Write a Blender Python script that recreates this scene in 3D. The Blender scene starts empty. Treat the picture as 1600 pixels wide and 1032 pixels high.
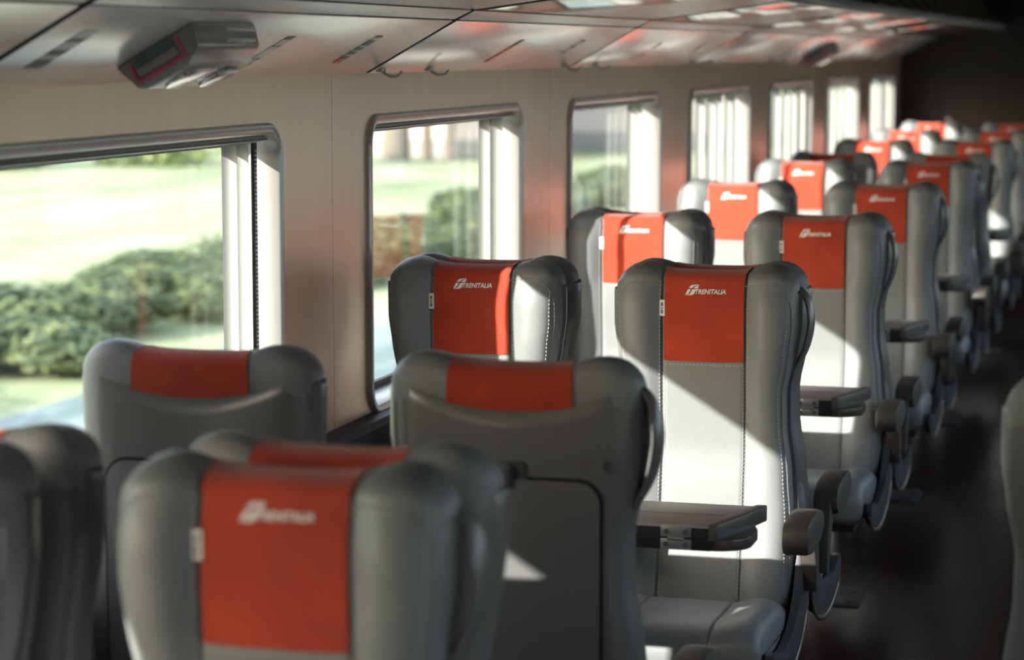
import bpy, bmesh, math, random
from mathutils import Vector, Matrix
random.seed(7)
SC = bpy.context.scene
C = SC.collection
PI = math.pi

# ------------------------------------------------------------------ materials
def newmat(name):
    m = bpy.data.materials.new(name); m.use_nodes = True
    nt = m.node_tree
    b = nt.nodes['Principled BSDF']
    return m, nt, b

def mat(name, col, rough=.5, metal=0., bump=0., bscale=200., var=0., vscale=5., coat=0., stretch=None, sheen=0., spec=None):
    m, nt, b = newmat(name)
    b.inputs['Base Color'].default_value = (*col, 1)
    b.inputs['Roughness'].default_value = rough
    b.inputs['Metallic'].default_value = metal
    b.inputs['Coat Weight'].default_value = coat
    b.inputs['Coat Roughness'].default_value = .12
    if spec is not None: b.inputs['Specular IOR Level'].default_value = spec
    if sheen:
        b.inputs['Sheen Weight'].default_value = sheen
        b.inputs['Sheen Roughness'].default_value = .5
    tc = nt.nodes.new('ShaderNodeTexCoord')
    mp = nt.nodes.new('ShaderNodeMapping')
    if stretch: mp.inputs['Scale'].default_value = stretch
    nt.links.new(tc.outputs['Object'], mp.inputs['Vector'])
    if var:
        n = nt.nodes.new('ShaderNodeTexNoise'); n.inputs['Scale'].default_value = vscale
        n.inputs['Detail'].default_value = 4
        nt.links.new(mp.outputs['Vector'], n.inputs['Vector'])
        r = nt.nodes.new('ShaderNodeValToRGB')
        r.color_ramp.elements[0].position = .3; r.color_ramp.elements[1].position = .7
        r.color_ramp.elements[0].color = (*[max(0, c*(1-var)) for c in col], 1)
        r.color_ramp.elements[1].color = (*[min(1, c*(1+var)) for c in col], 1)
        nt.links.new(n.outputs['Fac'], r.inputs['Fac'])
        nt.links.new(r.outputs['Color'], b.inputs['Base Color'])
    if bump:
        n = nt.nodes.new('ShaderNodeTexNoise'); n.inputs['Scale'].default_value = bscale
        n.inputs['Detail'].default_value = 3
        nt.links.new(mp.outputs['Vector'], n.inputs['Vector'])
        bp = nt.nodes.new('ShaderNodeBump'); bp.inputs['Strength'].default_value = bump
        bp.inputs['Distance'].default_value = .001
        nt.links.new(n.outputs['Fac'], bp.inputs['Height'])
        nt.links.new(bp.outputs['Normal'], b.inputs['Normal'])
    return m

M = {}
M['leather'] = mat('grey leather', (.225, .232, .235), .42, bump=.6, bscale=520, var=.04, vscale=9)
M['shell'] = mat('grey plastic shell', (.155, .15, .15), .32, bump=.12, bscale=700, coat=.3)
M['red'] = mat('red cloth', (.50, .045, .014), .82, bump=.7, bscale=900, var=.12, vscale=14, sheen=.25)
M['white_print'] = mat('white print', (.95, .94, .92), .6)
M['tag'] = mat('white tag', (.80, .79, .76), .6)
M['tag_ink'] = mat('tag ink', (.12, .12, .13), .6)
M['stitch'] = mat('stitch thread', (.50, .50, .48), .6)
M['seam_dark'] = mat('dark seam', (.05, .05, .05), .6)
M['taupe'] = mat('taupe plastic', (.085, .072, .062), .42, bump=.1, bscale=600)
M['charcoal'] = mat('charcoal plastic', (.055, .058, .065), .4, bump=.1, bscale=600)
M['bluegrey'] = mat('blue grey side panel', (.04, .045, .06), .45)
M['bronze'] = mat('bronze trim', (.16, .11, .085), .3, metal=.6)
M['table_top'] = mat('grey brushed laminate', (.26, .235, .215), .34, var=.14, vscale=6, stretch=(1, 14, 1))
M['table_low'] = mat('dark brown table plate', (.075, .058, .050), .3)
M['table_edge'] = mat('black table edge', (.016, .014, .016), .35)
M['hinge'] = mat('steel hinge', (.55, .54, .52), .28, metal=.9)
M['chrome'] = mat('chrome', (.75, .75, .74), .18, metal=1.)
M['wall'] = mat('beige satin wall panel', (.90, .66, .50), .30, metal=.5, bump=.05, bscale=30, stretch=(1, 6, .6), var=.03, vscale=3)
M['wall_low'] = mat('dark grey lower wall', (.05, .055, .06), .6)
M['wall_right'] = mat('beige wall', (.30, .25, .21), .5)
M['ceil'] = mat('dark ceiling', (.09, .07, .06), .6)
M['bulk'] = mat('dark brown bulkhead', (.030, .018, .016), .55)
M['rack'] = mat('pale grey rack panel', (.90, .88, .86), .24, metal=.5, coat=.3, var=.02, vscale=2)
M['rack_strip'] = mat('grey rack strip', (.60, .58, .56), .3, metal=.2)
M['rack_shelf'] = mat('smoked shelf', (.16, .135, .12), .12, metal=.3, coat=.5)
M['rack_dark'] = mat('black joint', (.012, .012, .014), .85, spec=.1)
M['cove'] = mat('brown cove', (.12, .085, .06), .45)
M['frame'] = mat('grey window frame', (.50, .48, .46), .28, metal=.35)
M['gasket'] = mat('dark rubber gasket', (.03, .03, .032), .5)
M['blind'] = mat('grey blind housing', (.22, .21, .20), .4)
M['unit'] = mat('grey unit housing', (.33, .31, .30), .25, metal=.2)
M['unit_dark'] = mat('dark unit lens', (.05, .045, .045), .15)
M['pink'] = mat('pink red outline', (.60, .10, .16), .5)
M['teal'] = mat('teal glass', (.10, .17, .18), .1)
M['sticker'] = mat('dark sticker', (.16, .15, .15), .5)
M['sticker_light'] = mat('pale sticker', (.72, .71, .68), .5)
M['sticker_red'] = mat('red sticker', (.75, .16, .08), .5)
M['bark'] = mat('bark', (.16, .13, .10), .9)
M['plaster'] = mat('pale pink plaster', (.62, .52, .48), .9, var=.06, vscale=.5)
M['roof'] = mat('grey roof', (.30, .28, .27), .8)
M['dark_glass'] = mat('dark far glass', (.08, .09, .10), .2)

# floor: dark brown glossy with faint streaks
m, nt, b = newmat('dark brown floor')
tc = nt.nodes.new('ShaderNodeTexCoord'); n = nt.nodes.new('ShaderNodeTexNoise'); n.inputs['Scale'].default_value = 3; n.inputs['Detail'].default_value = 6
r = nt.nodes.new('ShaderNodeValToRGB'); r.color_ramp.elements[0].color = (.026, .011, .009, 1); r.color_ramp.elements[1].color = (.045, .024, .019, 1)
r.color_ramp.elements[0].position = .35; r.color_ramp.elements[1].position = .7
nt.links.new(tc.outputs['Object'], n.inputs['Vector']); nt.links.new(n.outputs['Fac'], r.inputs['Fac']); nt.links.new(r.outputs['Color'], b.inputs['Base Color'])
r2 = nt.nodes.new('ShaderNodeMapRange'); r2.inputs['To Min'].default_value = .16; r2.inputs['To Max'].default_value = .30
nt.links.new(n.outputs['Fac'], r2.inputs['Value']); nt.links.new(r2.outputs['Result'], b.inputs['Roughness'])
M['floor'] = m

# window glass: fresnel mix of clear and mirror
m = bpy.data.materials.new('window glass'); m.use_nodes = True; nt = m.node_tree; nt.nodes.clear()
o = nt.nodes.new('ShaderNodeOutputMaterial'); mx = nt.nodes.new('ShaderNodeMixShader'); tr = nt.nodes.new('ShaderNodeBsdfTransparent'); gl = nt.nodes.new('ShaderNodeBsdfGlossy')
fr = nt.nodes.new('ShaderNodeFresnel'); ge = nt.nodes.new('ShaderNodeNewGeometry'); mr = nt.nodes.new('ShaderNodeMapRange')
mr.inputs['To Min'].default_value = 1.12; mr.inputs['To Max'].default_value = 1/1.12; nt.links.new(ge.outputs['Backfacing'], mr.inputs['Value']); nt.links.new(mr.outputs['Result'], fr.inputs['IOR'])
tr.inputs['Color'].default_value = (.95, .97, .96, 1); gl.inputs['Roughness'].default_value = .01
nt.links.new(fr.outputs[0], mx.inputs[0]); nt.links.new(tr.outputs[0], mx.inputs[1]); nt.links.new(gl.outputs[0], mx.inputs[2]); nt.links.new(mx.outputs[0], o.inputs[0])
M['glass'] = m

# curtain: translucent white cloth
m, nt, b = newmat('white curtain cloth')
b.inputs['Base Color'].default_value = (.50, .50, .48, 1); b.inputs['Roughness'].default_value = .8
o = nt.nodes['Material Output']; tl = nt.nodes.new('ShaderNodeBsdfTranslucent'); tl.inputs['Color'].default_value = (.50, .50, .48, 1)
mx = nt.nodes.new('ShaderNodeMixShader'); mx.inputs[0].default_value = .35
nt.links.new(b.outputs[0], mx.inputs[1]); nt.links.new(tl.outputs[0], mx.inputs[2]); nt.links.new(mx.outputs[0], o.inputs[0])
M['curtain'] = m

def leafmat(name, c1, c2):
    m, nt, b = newmat(name); b.inputs['Roughness'].default_value = .6
    tc = nt.nodes.new('ShaderNodeTexCoord'); n = nt.nodes.new('ShaderNodeTexNoise'); n.inputs['Scale'].default_value = 2.5
    r = nt.nodes.new('ShaderNodeValToRGB'); r.color_ramp.elements[0].color = (*c1, 1); r.color_ramp.elements[1].color = (*c2, 1)
    r.color_ramp.elements[0].position = .38; r.color_ramp.elements[1].position = .65
    nt.links.new(tc.outputs['Object'], n.inputs['Vector']); nt.links.new(n.outputs['Fac'], r.inputs['Fac']); nt.links.new(r.outputs['Color'], b.inputs['Base Color'])
    o = nt.nodes['Material Output']; tl = nt.nodes.new('ShaderNodeBsdfTranslucent'); nt.links.new(r.outputs['Color'], tl.inputs['Color'])
    mx = nt.nodes.new('ShaderNodeMixShader'); mx.inputs[0].default_value = .3
    nt.links.new(b.outputs[0], mx.inputs[1]); nt.links.new(tl.outputs[0], mx.inputs[2]); nt.links.new(mx.outputs[0], o.inputs[0])
    return m
M['leaf'] = leafmat('bush leaves', (.06, .09, .04), (.22, .26, .11))
M['leaf_pale'] = leafmat('pale bush leaves', (.16, .22, .07), (.40, .45, .18))

m, nt, b = newmat('meadow'); b.inputs['Roughness'].default_value = .95
tc = nt.nodes.new('ShaderNodeTexCoord'); mp = nt.nodes.new('ShaderNodeMapping'); mp.inputs['Scale'].default_value = (.35, .16, 1)
n = nt.nodes.new('ShaderNodeTexNoise'); n.inputs['Scale'].default_value = 1.; n.inputs['Detail'].default_value = 8; n.inputs['Roughness'].default_value = .65
r = nt.nodes.new('ShaderNodeValToRGB'); e = r.color_ramp.elements
e[0].position = .34; e[0].color = (.15, .19, .09, 1); e[1].position = .68; e[1].color = (.38, .38, .26, 1)
k = e.new(.48); k.color = (.27, .30, .16, 1)
nt.links.new(tc.outputs['Object'], mp.inputs['Vector']); nt.links.new(mp.outputs['Vector'], n.inputs['Vector']); nt.links.new(n.outputs['Fac'], r.inputs['Fac']); nt.links.new(r.outputs['Color'], b.inputs['Base Color'])
M['meadow'] = m
m, nt, b = newmat('trackside verge'); b.inputs['Roughness'].default_value = .95
tc = nt.nodes.new('ShaderNodeTexCoord'); mp = nt.nodes.new('ShaderNodeMapping'); mp.inputs['Scale'].default_value = (1.1, .12, 1)
n = nt.nodes.new('ShaderNodeTexNoise'); n.inputs['Scale'].default_value = 1.; n.inputs['Detail'].default_value = 5
r = nt.nodes.new('ShaderNodeValToRGB'); e = r.color_ramp.elements
e[0].position = .38; e[0].color = (.12, .17, .16, 1); e[1].position = .62; e[1].color = (.40, .41, .22, 1)
k = e.new(.5); k.color = (.24, .28, .29, 1)
nt.links.new(tc.outputs['Object'], mp.inputs['Vector']); nt.links.new(mp.outputs['Vector'], n.inputs['Vector']); nt.links.new(n.outputs['Fac'], r.inputs['Fac']); nt.links.new(r.outputs['Color'], b.inputs['Base Color'])
M['verge'] = m

# ------------------------------------------------------------------ helpers
def mesh_from(name, verts, faces, mats, smooth=True, fm=None):
    me = bpy.data.meshes.new(name)
    me.from_pydata([tuple(v) for v in verts], [], faces)
    for m_ in (mats if isinstance(mats, (list, tuple)) else [mats]): me.materials.append(m_)
    if fm:
        for p, i in zip(me.polygons, fm): p.material_index = i
    me.validate(); me.update()
    bm = bmesh.new(); bm.from_mesh(me); bmesh.ops.recalc_face_normals(bm, faces=bm.faces[:]); bm.to_mesh(me); bm.free()
    if smooth:
        me.polygons.foreach_set('use_smooth', [True]*len(me.polygons))
        me.set_sharp_from_angle(angle=math.radians(42))
    return me

def link(name, me, parent=None, loc=(0, 0, 0), rz=0):
    o = bpy.data.objects.new(name, me); C.objects.link(o)
    o.location = loc; o.rotation_euler = (0, 0, rz)
    if parent: o.parent = parent
    return o

def tag(o, label=None, cat=None, group=None, kind=None):
    if label: o['label'] = label
    if cat: o['category'] = cat
    if group: o['group'] = group
    if kind: o['kind'] = kind
    return o

class MB:
    def __init__(s): s.v = []; s.f = []; s.mi = []
    def add(s, vs, fs, mi=0):
        k = len(s.v); s.v += [tuple(v) for v in vs]; s.f += [tuple(i+k for i in f) for f in fs]; s.mi += [mi]*len(fs); return s
    def box(s, x0, x1, y0, y1, z0, z1, bev=0, mi=0, mtx=None):
        bm = bmesh.new()
        vs = [bm.verts.new((x, y, z)) for x in (x0, x1) for y in (y0, y1) for z in (z0, z1)]
        for f in ((0, 1, 3, 2), (4, 6, 7, 5), (0, 4, 5, 1), (2, 3, 7, 6), (0, 2, 6, 4), (1, 5, 7, 3)): bm.faces.new([vs[i] for i in f])
        if bev: bmesh.ops.bevel(bm, geom=bm.edges[:], offset=bev, segments=2, affect='EDGES', profile=.6)
        return s.frombm(bm, mi, mtx)
    def frombm(s, bm, mi=0, mtx=None):
        bm.verts.index_update()
        vs = [(mtx @ v.co) if mtx else v.co.copy() for v in bm.verts]
        s.add(vs, [[v.index for v in f.verts] for f in bm.faces], mi); bm.free(); return s
    def prism(s, pts, a, b, axis='x', bev=0, mi=0, mtx=None):
        # pts in the plane perpendicular to axis: x -> (y,z); y -> (x,z); z -> (x,y)
        bm = bmesh.new()
        mk = {'x': lambda p, t: (t, p[0], p[1]), 'y': lambda p, t: (p[0], t, p[1]), 'z': lambda p, t: (p[0], p[1], t)}[axis]
        A = [bm.verts.new(mk(p, a)) for p in pts]; B = [bm.verts.new(mk(p, b)) for p in pts]
        bm.faces.new(A); bm.faces.new(B[::-1])
        n = len(pts)
        for i in range(n): bm.faces.new((A[i], A[(i+1) % n], B[(i+1) % n], B[i]))
        bmesh.ops.recalc_face_normals(bm, faces=bm.faces[:])
        if bev:
            es = [e for e in bm.edges if len(e.link_faces) == 2 and e.calc_face_angle(0) > .5]
            bmesh.ops.bevel(bm, geom=es, offset=bev, segments=2, affect='EDGES', profile=.6)
        return s.frombm(bm, mi, mtx)
    def tube(s, pts, ra, rb=None, seg=12, mi=0, ref=(0, 1, 0), cap=True):
        # elliptical sweep: ra along side vector, rb along ref-ish vector
        pts = [Vector(p) for p in pts]; n = len(pts); rb = rb if rb is not None else ra
        RA = ra if isinstance(ra, list) else [ra]*n; RB = rb if isinstance(rb, list) else [rb]*n
        rings = []; k = len(s.v)
        for i, p in enumerate(pts):
            t = (pts[min(i+1, n-1)]-pts[max(i-1, 0)]).normalized()
            u = Vector(ref); u = (u-t*u.dot(t))
            if u.length < 1e-4: u = Vector((1, 0, 0)); u = u-t*u.dot(t)
            u.normalize(); w = t.cross(u)
            for j in range(seg):
                a = 2*PI*j/seg
                s.v.append(tuple(p+w*math.cos(a)*RA[i]+u*math.sin(a)*RB[i]))
        for i in range(n-1):
            for j in range(seg):
                a = k+i*seg+j; b_ = k+i*seg+(j+1) % seg
                s.f.append((a, b_, b_+seg, a+seg)); s.mi.append(mi)
        if cap:
            s.f.append(tuple(k+j for j in range(seg))[::-1]); s.mi.append(mi)
            s.f.append(tuple(k+(n-1)*seg+j for j in range(seg))); s.mi.append(mi)
        return s
    def cyl(s, p0, p1, r, seg=16, mi=0): return s.tube([p0, p1], r, seg=seg, mi=mi)
    def mesh(s, name, mats, smooth=True): return mesh_from(name, s.v, s.f, mats, smooth, s.mi)

def smooth_path(pts, n=6):
    P = [Vector(p) for p in pts]; P = [P[0]*2-P[1]]+P+[P[-1]*2-P[-2]]; out = []
    for i in range(1, len(P)-2):
        for k in range(n):
            t = k/n; a, b_, c, d = P[i-1:i+3]
            out.append(.5*((2*b_)+(c-a)*t+(2*a-5*b_+4*c-d)*t*t+(3*b_-a-3*c+d)*t**3))
    out.append(P[-2]); return out

def rrect(x0, x1, y0, y1, r, n=6):
    out = []
    for cx, cy, a0 in ((x1-r, y1-r, 0), (x0+r, y1-r, 90), (x0+r, y0+r, 180), (x1-r, y0+r, 270)):
        for i in range(n+1):
            a = math.radians(a0+90*i/n); out.append((cx+r*math.cos(a), cy+r*math.sin(a)))
    return out

def interp(tab, z):
    tab = sorted(tab)
    if z <= tab[0][0]: return tab[0][1]
    for (a, va), (b_, vb) in zip(tab, tab[1:]):
        if z <= b_:
            t = (z-a)/(b_-a); t = t*t*(3-2*t)*.5+t*.5
            return va+(vb-va)*t
    return tab[-1][1]
def sst(t): t = max(0, min(1, t)); return t*t*(3-2*t)

# ------------------------------------------------------------------ the seat
# local frame: back plane y = 0, the seat faces -y, width along x
WT = [(.36, .238), (.55, .246), (.66, .243), (.78, .232), (.90, .215), (.99, .213), (1.08, .230), (1.16, .241), (1.35, .242)]
def wid(z): return interp(WT, z)
LEAN = [(.36, .075), (.46, .055), (.70, .004), (.84, -.012), (1.06, 0), (1.2, .004), (1.32, 0)]
YM = -.055
def colx(c, z, extra=0):
    a = abs(c)
    if a <= .12: return c
    return math.copysign(.12+(a-.12)*(wid(z)+extra-.12)/.12, c)
def ztop(c):
    a = abs(c); z = 1.298+.010*math.exp(-((a-.17)/.06)**2)
    if a > .188: z -= .052-math.sqrt(max(0, .0525**2-(a-.188)**2))
    return z
def edge(c):
    a = abs(c)
    return 1. if a < .18 else max(0, (1-((a-.18)/.06)**2.2))**.5
def yf(c, z):
    a = abs(c)
    A = .020+.014*sst((z-1.02)/.1)
    y = -.118-interp(LEAN, z)-A*sst((a-.1)/.06)*(1-.55*sst((z-1.2)/.12))
    y += .006*math.exp(-((a-.1095)/.0035)**2)+.004*math.exp(-((a-.222)/.0035)**2)
    y += .012*(1-sst((ztop(c)-z)/.10))
    return y
def yb(c, z): return -.014+.018*sst((z-1.17)/.07)
NARC = 16
COLS = [-.24, -.239, -.236, -.231, -.2265, -.222, -.2175, -.21, -.2, -.185, -.17, -.155, -.14, -.128, -.118, -.1145, -.1115, -.1095, -.1075, -.104, -.094, -.075, -.05, -.025, 0]
COLS = COLS+[-c for c in COLS[:-1]][::-1]
def ring(c, zs, off=0.):
    """front bottom -> over the top -> back bottom"""
    e = edge(c); zt = ztop(c); r = .034*(.35+.65*e); out = []
    for z in zs:
        z2 = z*(zt-r-.40)+.40
        out.append((colx(c, z2), YM-(YM-yf(c, z2))*e-off, z2))
    Yf = (YM-yf(c, zt-r))*e; Yb = (yb(c, zt)-YM)*e
    for i in range(1, NARC):
        ph = PI*i/NARC; cs = math.cos(ph); sn = math.sin(ph)
        yy = (-Yf-off)*cs**.75 if cs > 0 else (Yb+off)*(-cs)**.75
        back = .5-.5*cs
        out.append((colx(c, zt), YM+yy, zt-r+(r+off)*sn**.8+.021*back*e*math.exp(-((abs(c)-.165)/.055)**2)*sn-.004*(1-back)*sn))
    for z in reversed(zs):
        z2 = z*(zt-r-.40)+.40
        out.append((colx(c, z2), YM+(yb(c, z2)-YM)*e+off, z2))
    return out
def grid_faces(nc, nr, closed=False):
    f = []
    for i in range(nc-1):
        for j in range(nr-1 + (1 if closed else 0)):
            a = i*nr+j; b_ = i*nr+(j+1) % nr
            f.append((a, b_, b_+nr, a+nr))
    return f
def backrest_mesh():
    zs = [i/44 for i in range(45)]
    v = []; 
    for c in COLS: v += ring(c, zs)
    nr = len(v)//len(COLS)
    return mesh_from('backrest', v, grid_faces(len(COLS), nr, True), M['leather'])
CW = .1045
def cover_mesh():
    v = []; zl = [(1.066-.40)/(ztop(0)-.034-.40)+(1-(1.066-.40)/(ztop(0)-.034-.40))*i/14 for i in range(15)]
    cols = [-CW+2*CW*i/20 for i in range(21)]
    rows = None; rings = []
    for c in cols:
        rg = ring(c, zl, .0042)
        n = len(zl)
        keep = rg[:n+NARC-1]
        for k in range(1, 7): 
            zz = (ztop(c)-.034)-.011*k
            keep.append((c, yb(c, zz)+.0045, zz))
        # the cloth spreads a little as it passes over the top
        out = []
        for j, p in enumerate(keep):
            back = max(0, min(1, (j-n)/(NARC-1)))
            wob = .0012*math.sin(j*.9+c*60)*math.sin(c*31+j*.3)
            out.append(Vector((p[0]*(1+.14*back), p[1]-wob*(1-back), p[2])))
        rings.append(out)
    nr = len(rings[0]); v = [p for r_ in rings for p in r_]; f = grid_faces(len(cols), nr)
    me = mesh_from('headrest_cover', v, f, M['red'])
    return me
def cover_y(x, z): return yf(x, z)-.0052
def logo_mesh():
    mb = MB()
    P = [[(250, 318), (300, 252), (350, 228), (440, 217), (572, 214), (560, 232), (470, 238), (410, 258), (372, 288), (350, 316)],
         [(398, 316), (420, 285), (470, 260), (556, 240), (540, 280), (515, 325), (460, 320)],
         [(225, 350), (322, 345), (290, 400), (262, 450), (230, 478), (160, 510), (150, 508), (190, 430)],
         [(362, 348), (440, 344), (505, 334), (445, 400), (425, 460), (380, 500), (300, 515), (160, 519), (240, 498), (290, 474), (312, 440)]]
    def cv(p): return ((1060+p[0]/17.78-1100)/640, 1.87-(435+p[1]/17.78-78)/612)
    for poly in P:
        q = [cv(p) for p in poly]
        bm = bmesh.new(); vs = [bm.verts.new((x, cover_y(x, z)-.0006, z)) for x, z in q]; f = bm.faces.new(vs)
        bmesh.ops.triangulate(bm, faces=[f]); mb.frombm(bm)
    cu = bpy.data.curves.new('t', 'FONT'); cu.body = 'TRENITALIA'; cu.size = 1; cu.shear = .22; cu.offset = .026; cu.resolution_u = 3
    to = bpy.data.objects.new('t', cu); C.objects.link(to)
    dg = bpy.context.evaluated_depsgraph_get(); me = bpy.data.meshes.new_from_object(to.evaluated_get(dg))
    xs = [v.co.x for v in me.vertices]; ys = [v.co.y for v in me.vertices]
    x0, x1, y0, y1 = min(xs), max(xs), min(ys), max(ys)
    vs = []
    for v in me.vertices:
        x = -.0236+(v.co.x-x0)/(x1-x0)*.0805; z = 1.2425+(v.co.y-y0)/(y1-y0)*.0125+(x+.0236)*.018
        vs.append((x, cover_y(x, z)-.0006, z))
    mb.add(vs, [tuple(p.vertices) for p in me.polygons])
    bpy.data.objects.remove(to); bpy.data.meshes.remove(me); bpy.data.curves.remove(cu)
    me = mb.mesh('logo', M['white_print'], False)
    return me
def stitch_mesh(which):
    mb = MB()
    def dash(p, q, n, w=.0016):
        p = Vector(p); q = Vector(q); d = (q-p); s_ = d.cross(Vector(n)).normalized()*w*.5; nn = Vector(n).normalized()*.0009
        mb.add([p-s_, p+s_, q+s_, q-s_, p-s_+nn, p+s_+nn, q+s_+nn, q-s_+nn], [(0, 1, 2, 3), (4, 5, 6, 7), (0, 1, 5, 4), (1, 2, 6, 5), (2, 3, 7, 6), (3, 0, 4, 7)])
    for c, z0, z1 in ((.1155, .46, 1.27), (-.1155, .46, 1.27), (.1035, .46, 1.060), (-.1035, .46, 1.060), (.2165, .5, 1.24), (-.2165, .5, 1.24), (.2275, .5, 1.22), (-.2275, .5, 1.22)):
        if (0 if abs(c) < .2 else (1 if c > 0 else -1)) != which: continue
        z = z0
        while z < z1:
            e = edge(c)
            g = lambda zz: (colx(c, zz), YM-(YM-yf(c, zz))*e-.0004, zz)
            dash(g(z), g(z+.006), (math.copysign(.3 if abs(c) > .2 else 0, c), -1, 0)); z += .0105
    x = -.102
    while x < .098 and which == 0:
        dash((x, yf(x, 1.058)-.0004, 1.058), (x+.006, yf(x+.006, 1.058)-.0004, 1.058), (0, -1, 0)); x += .0105
    return mb.mesh('stitching', M['stitch'], False)
def piping_mesh():
    mb = MB(); pts = []
    cs = [(.227, .46+.02*i) for i in range(37)]
    P = []
    for c, z in cs: P.append((c, z))
    for i in range(1, 9):
        a = PI/2*i/8; P.append((.175+.052*math.cos(a), 1.19+(ztop(.175)-.036-1.19)*math.sin(a)))
    c = .16
    while c > -.001: P.append((c, ztop(c)-.036)); c -= .02
    P = P+[(-a, z) for a, z in P[::-1][1:]]
    for c, z in P:
        e = edge(c); pts.append((colx(c, z), YM-(YM-yf(c, z))*e-.0006, z))
    mb.tube(pts, .0016, .0016, seg=6, ref=(0, 1, 0)); return mb.mesh('piping', M['leather'])
def tag_mesh():
    mb = MB(); z0, z1 = 1.184, 1.226
    y = yf(.107, 1.2)-.006
    mb.box(-.1155, -.1015, y-.0012, y, z0, z1, .0004)
    for k, (a, b_) in enumerate(((.006, .016), (.018, .022), (.025, .035))):
        mb.box(-.112, -.1065, y-.0016, y-.0011, z0+a, z0+b_, 0, 1)
    return mb.mesh('care_tag', [M['tag'], M['tag_ink']], False)
def rim(c): return 1.210+.050*min(1, (abs(c)/.2))**2
def shell_mesh():
    cols = [-.24, -.2385, -.235, -.229, -.221, -.21, -.195, -.18, -.15, -.11, -.055, 0]; cols = cols+[-c for c in cols[:-1]][::-1]
    v = []; rows = [i/30 for i in range(31)]
    for c in cols:
        a = abs(c); t = max(0, (a-.175)/.065); side = -.075*(1-math.sqrt(max(0, 1-t**2)))
        rz = rim(c) - (.02*sst((a-.2)/.04))
        fl = .36+.03*(a/.24)**2
        for r_ in rows:
            z = fl+(rz-fl)*r_
            bulge = -.035*sst((.9-z)/.5)
            y = .004+side+bulge+.004*math.cos(min(a, .2)/.2*PI/2)
            if r_ > .96: y -= .0
            v.append((colx(c, z, .007), y, z))
        v.append((colx(c, rz, .006), .004+side*.95-.004, rz+.008)); v.append((colx(c, rz, .002), .004+side*.9-.018, rz+.012))
    nr = len(rows)+2
    me = mesh_from('shell', v, grid_faces(len(cols), nr), M['shell'])
    bm = bmesh.new(); bm.from_mesh(me)
    bmesh.ops.solidify(bm, geom=bm.faces[:], thickness=.010)
    bmesh.ops.recalc_face_normals(bm, faces=bm.faces[:]); bm.to_mesh(me); bm.free()
    me.polygons.foreach_set('use_smooth', [True]*len(me.polygons)); me.set_sharp_from_angle(angle=math.radians(50))
    return me
def cushion_mesh():
    v = []; NA = 40
    cy, cz, hy, hz = -.375, .405, .255, .070
    for c in COLS:
        a = abs(c); e = .25+.75*edge(c) if a < .239 else .18; x = c*1.0
        for j in range(NA):
            t = 2*PI*j/NA; cs, sn = math.cos(t), math.sin(t)
            y = cy+hy*math.copysign(abs(cs)**.55, cs)*(.9+.1*e if cs < 0 else 1)
            zz = math.copysign(abs(sn)**.6, sn)*hz*e
            if sn > 0:
                zz += .014*sst((a-.11)/.07)*e-.006*math.exp(-((a-.1095)/.0035)**2)+.010*math.exp(-((y+.55)/.08)**2)*e-.02*sst((y+.3)/.15)
            v.append((x, y, cz+zz))
    f = grid_faces(len(COLS), NA, True)
    f.append(tuple(range(NA))); f.append(tuple(range((len(COLS)-1)*NA, len(COLS)*NA))[::-1])
    return mesh_from('seat_cushion', v, f, M['leather'])
def armrest_mesh(s, xc=.286):
    mb = MB()
    # the pad: deep rounded nose at the front, thinner towards the pivot
    prof = [(-.385, .626), (-.30, .614), (-.22, .616), (-.15, .626), (-.115, .648), (-.110, .672), (-.13, .694), (-.18, .706), (-.25, .711), (-.34, .711), (-.385, .704), (-.403, .688), (-.408, .655)]
    mb.prism(prof, s*(xc-.034), s*(xc+.034), 'x', bev=.011)
    # recess line of the pad's outer face and the hinge arm behind it
    arm = [(-.19, .67), (-.13, .69), (-.10, .655), (-.075, .57), (-.06, .48), (-.10, .47), (-.13, .55), (-.17, .62)]
    mb.prism(arm, s*(xc-.026), s*(xc+.016), 'x', bev=.006)
    return mb.mesh('armrest', M['taupe'])
def side_panel_mesh(s):
    mb = MB()
    P = smooth_path([(0, .030-.06, .60), (0, .0, .52), (0, -.03, .42), (0, -.16, .345), (0, -.36, .315), (0, -.54, .345), (0, -.60, .385), (0, -.585, .425), (0, -.44, .395), (0, -.28, .410), (0, -.16, .47), (0, -.11, .56), (0, -.09, .63)], 4)
    mb.prism([(p.y, p.z) for p in P], s*.245, s*.268, 'x', bev=.004)
    return mb.mesh('side_panel', M['bluegrey'])
def trim_mesh(s):
    mb = MB(); P = smooth_path([(s*.262, -.012, .52), (s*.266, -.040, .41), (s*.266, -.16, .334), (s*.266, -.36, .304), (s*.266, -.55, .336), (s*.262, -.61, .385)], 6)
    mb.tube(P, .008, .005, seg=8, ref=(1, 0, 0)); return mb.mesh('edge_trim', M['bronze'])
def handle_mesh(s):
    P = smooth_path([(s*.226, -.050, 1.268), (s*.250, -.048, 1.243), (s*.264, -.045, 1.205), (s*.2675, -.045, 1.165), (s*.258, -.048, 1.110), (s*.238, -.05, 1.065), (s*.218, -.05, 1.035)], 6)
    n = len(P); mb = MB(); mb.tube(P, [.006+.003*math.sin(PI*i/(n-1)) for i in range(n)], [.014+.020*math.sin(PI*i/(n-1)) for i in range(n)], seg=12, ref=(0, 1, 0))
    return mb.mesh('grab_handle', M['shell'])
def pedestal_mesh(s):
    mb = MB()
    mb.box(-.20, .20, -.50, -.10, .305, .345, .012)
    mb.prism([(-.18, .31), (-.40, .31), (-.34, .12), (-.33, .02), (-.20, .02), (-.19, .12)], -s*.12-.03, -s*.12+.03, 'x', bev=.008)
    mb.box(-s*.12-.06, -s*.12+.06, -.40, -.14, 0, .022, .006)
    return mb.mesh('pedestal', M['charcoal'])
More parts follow.
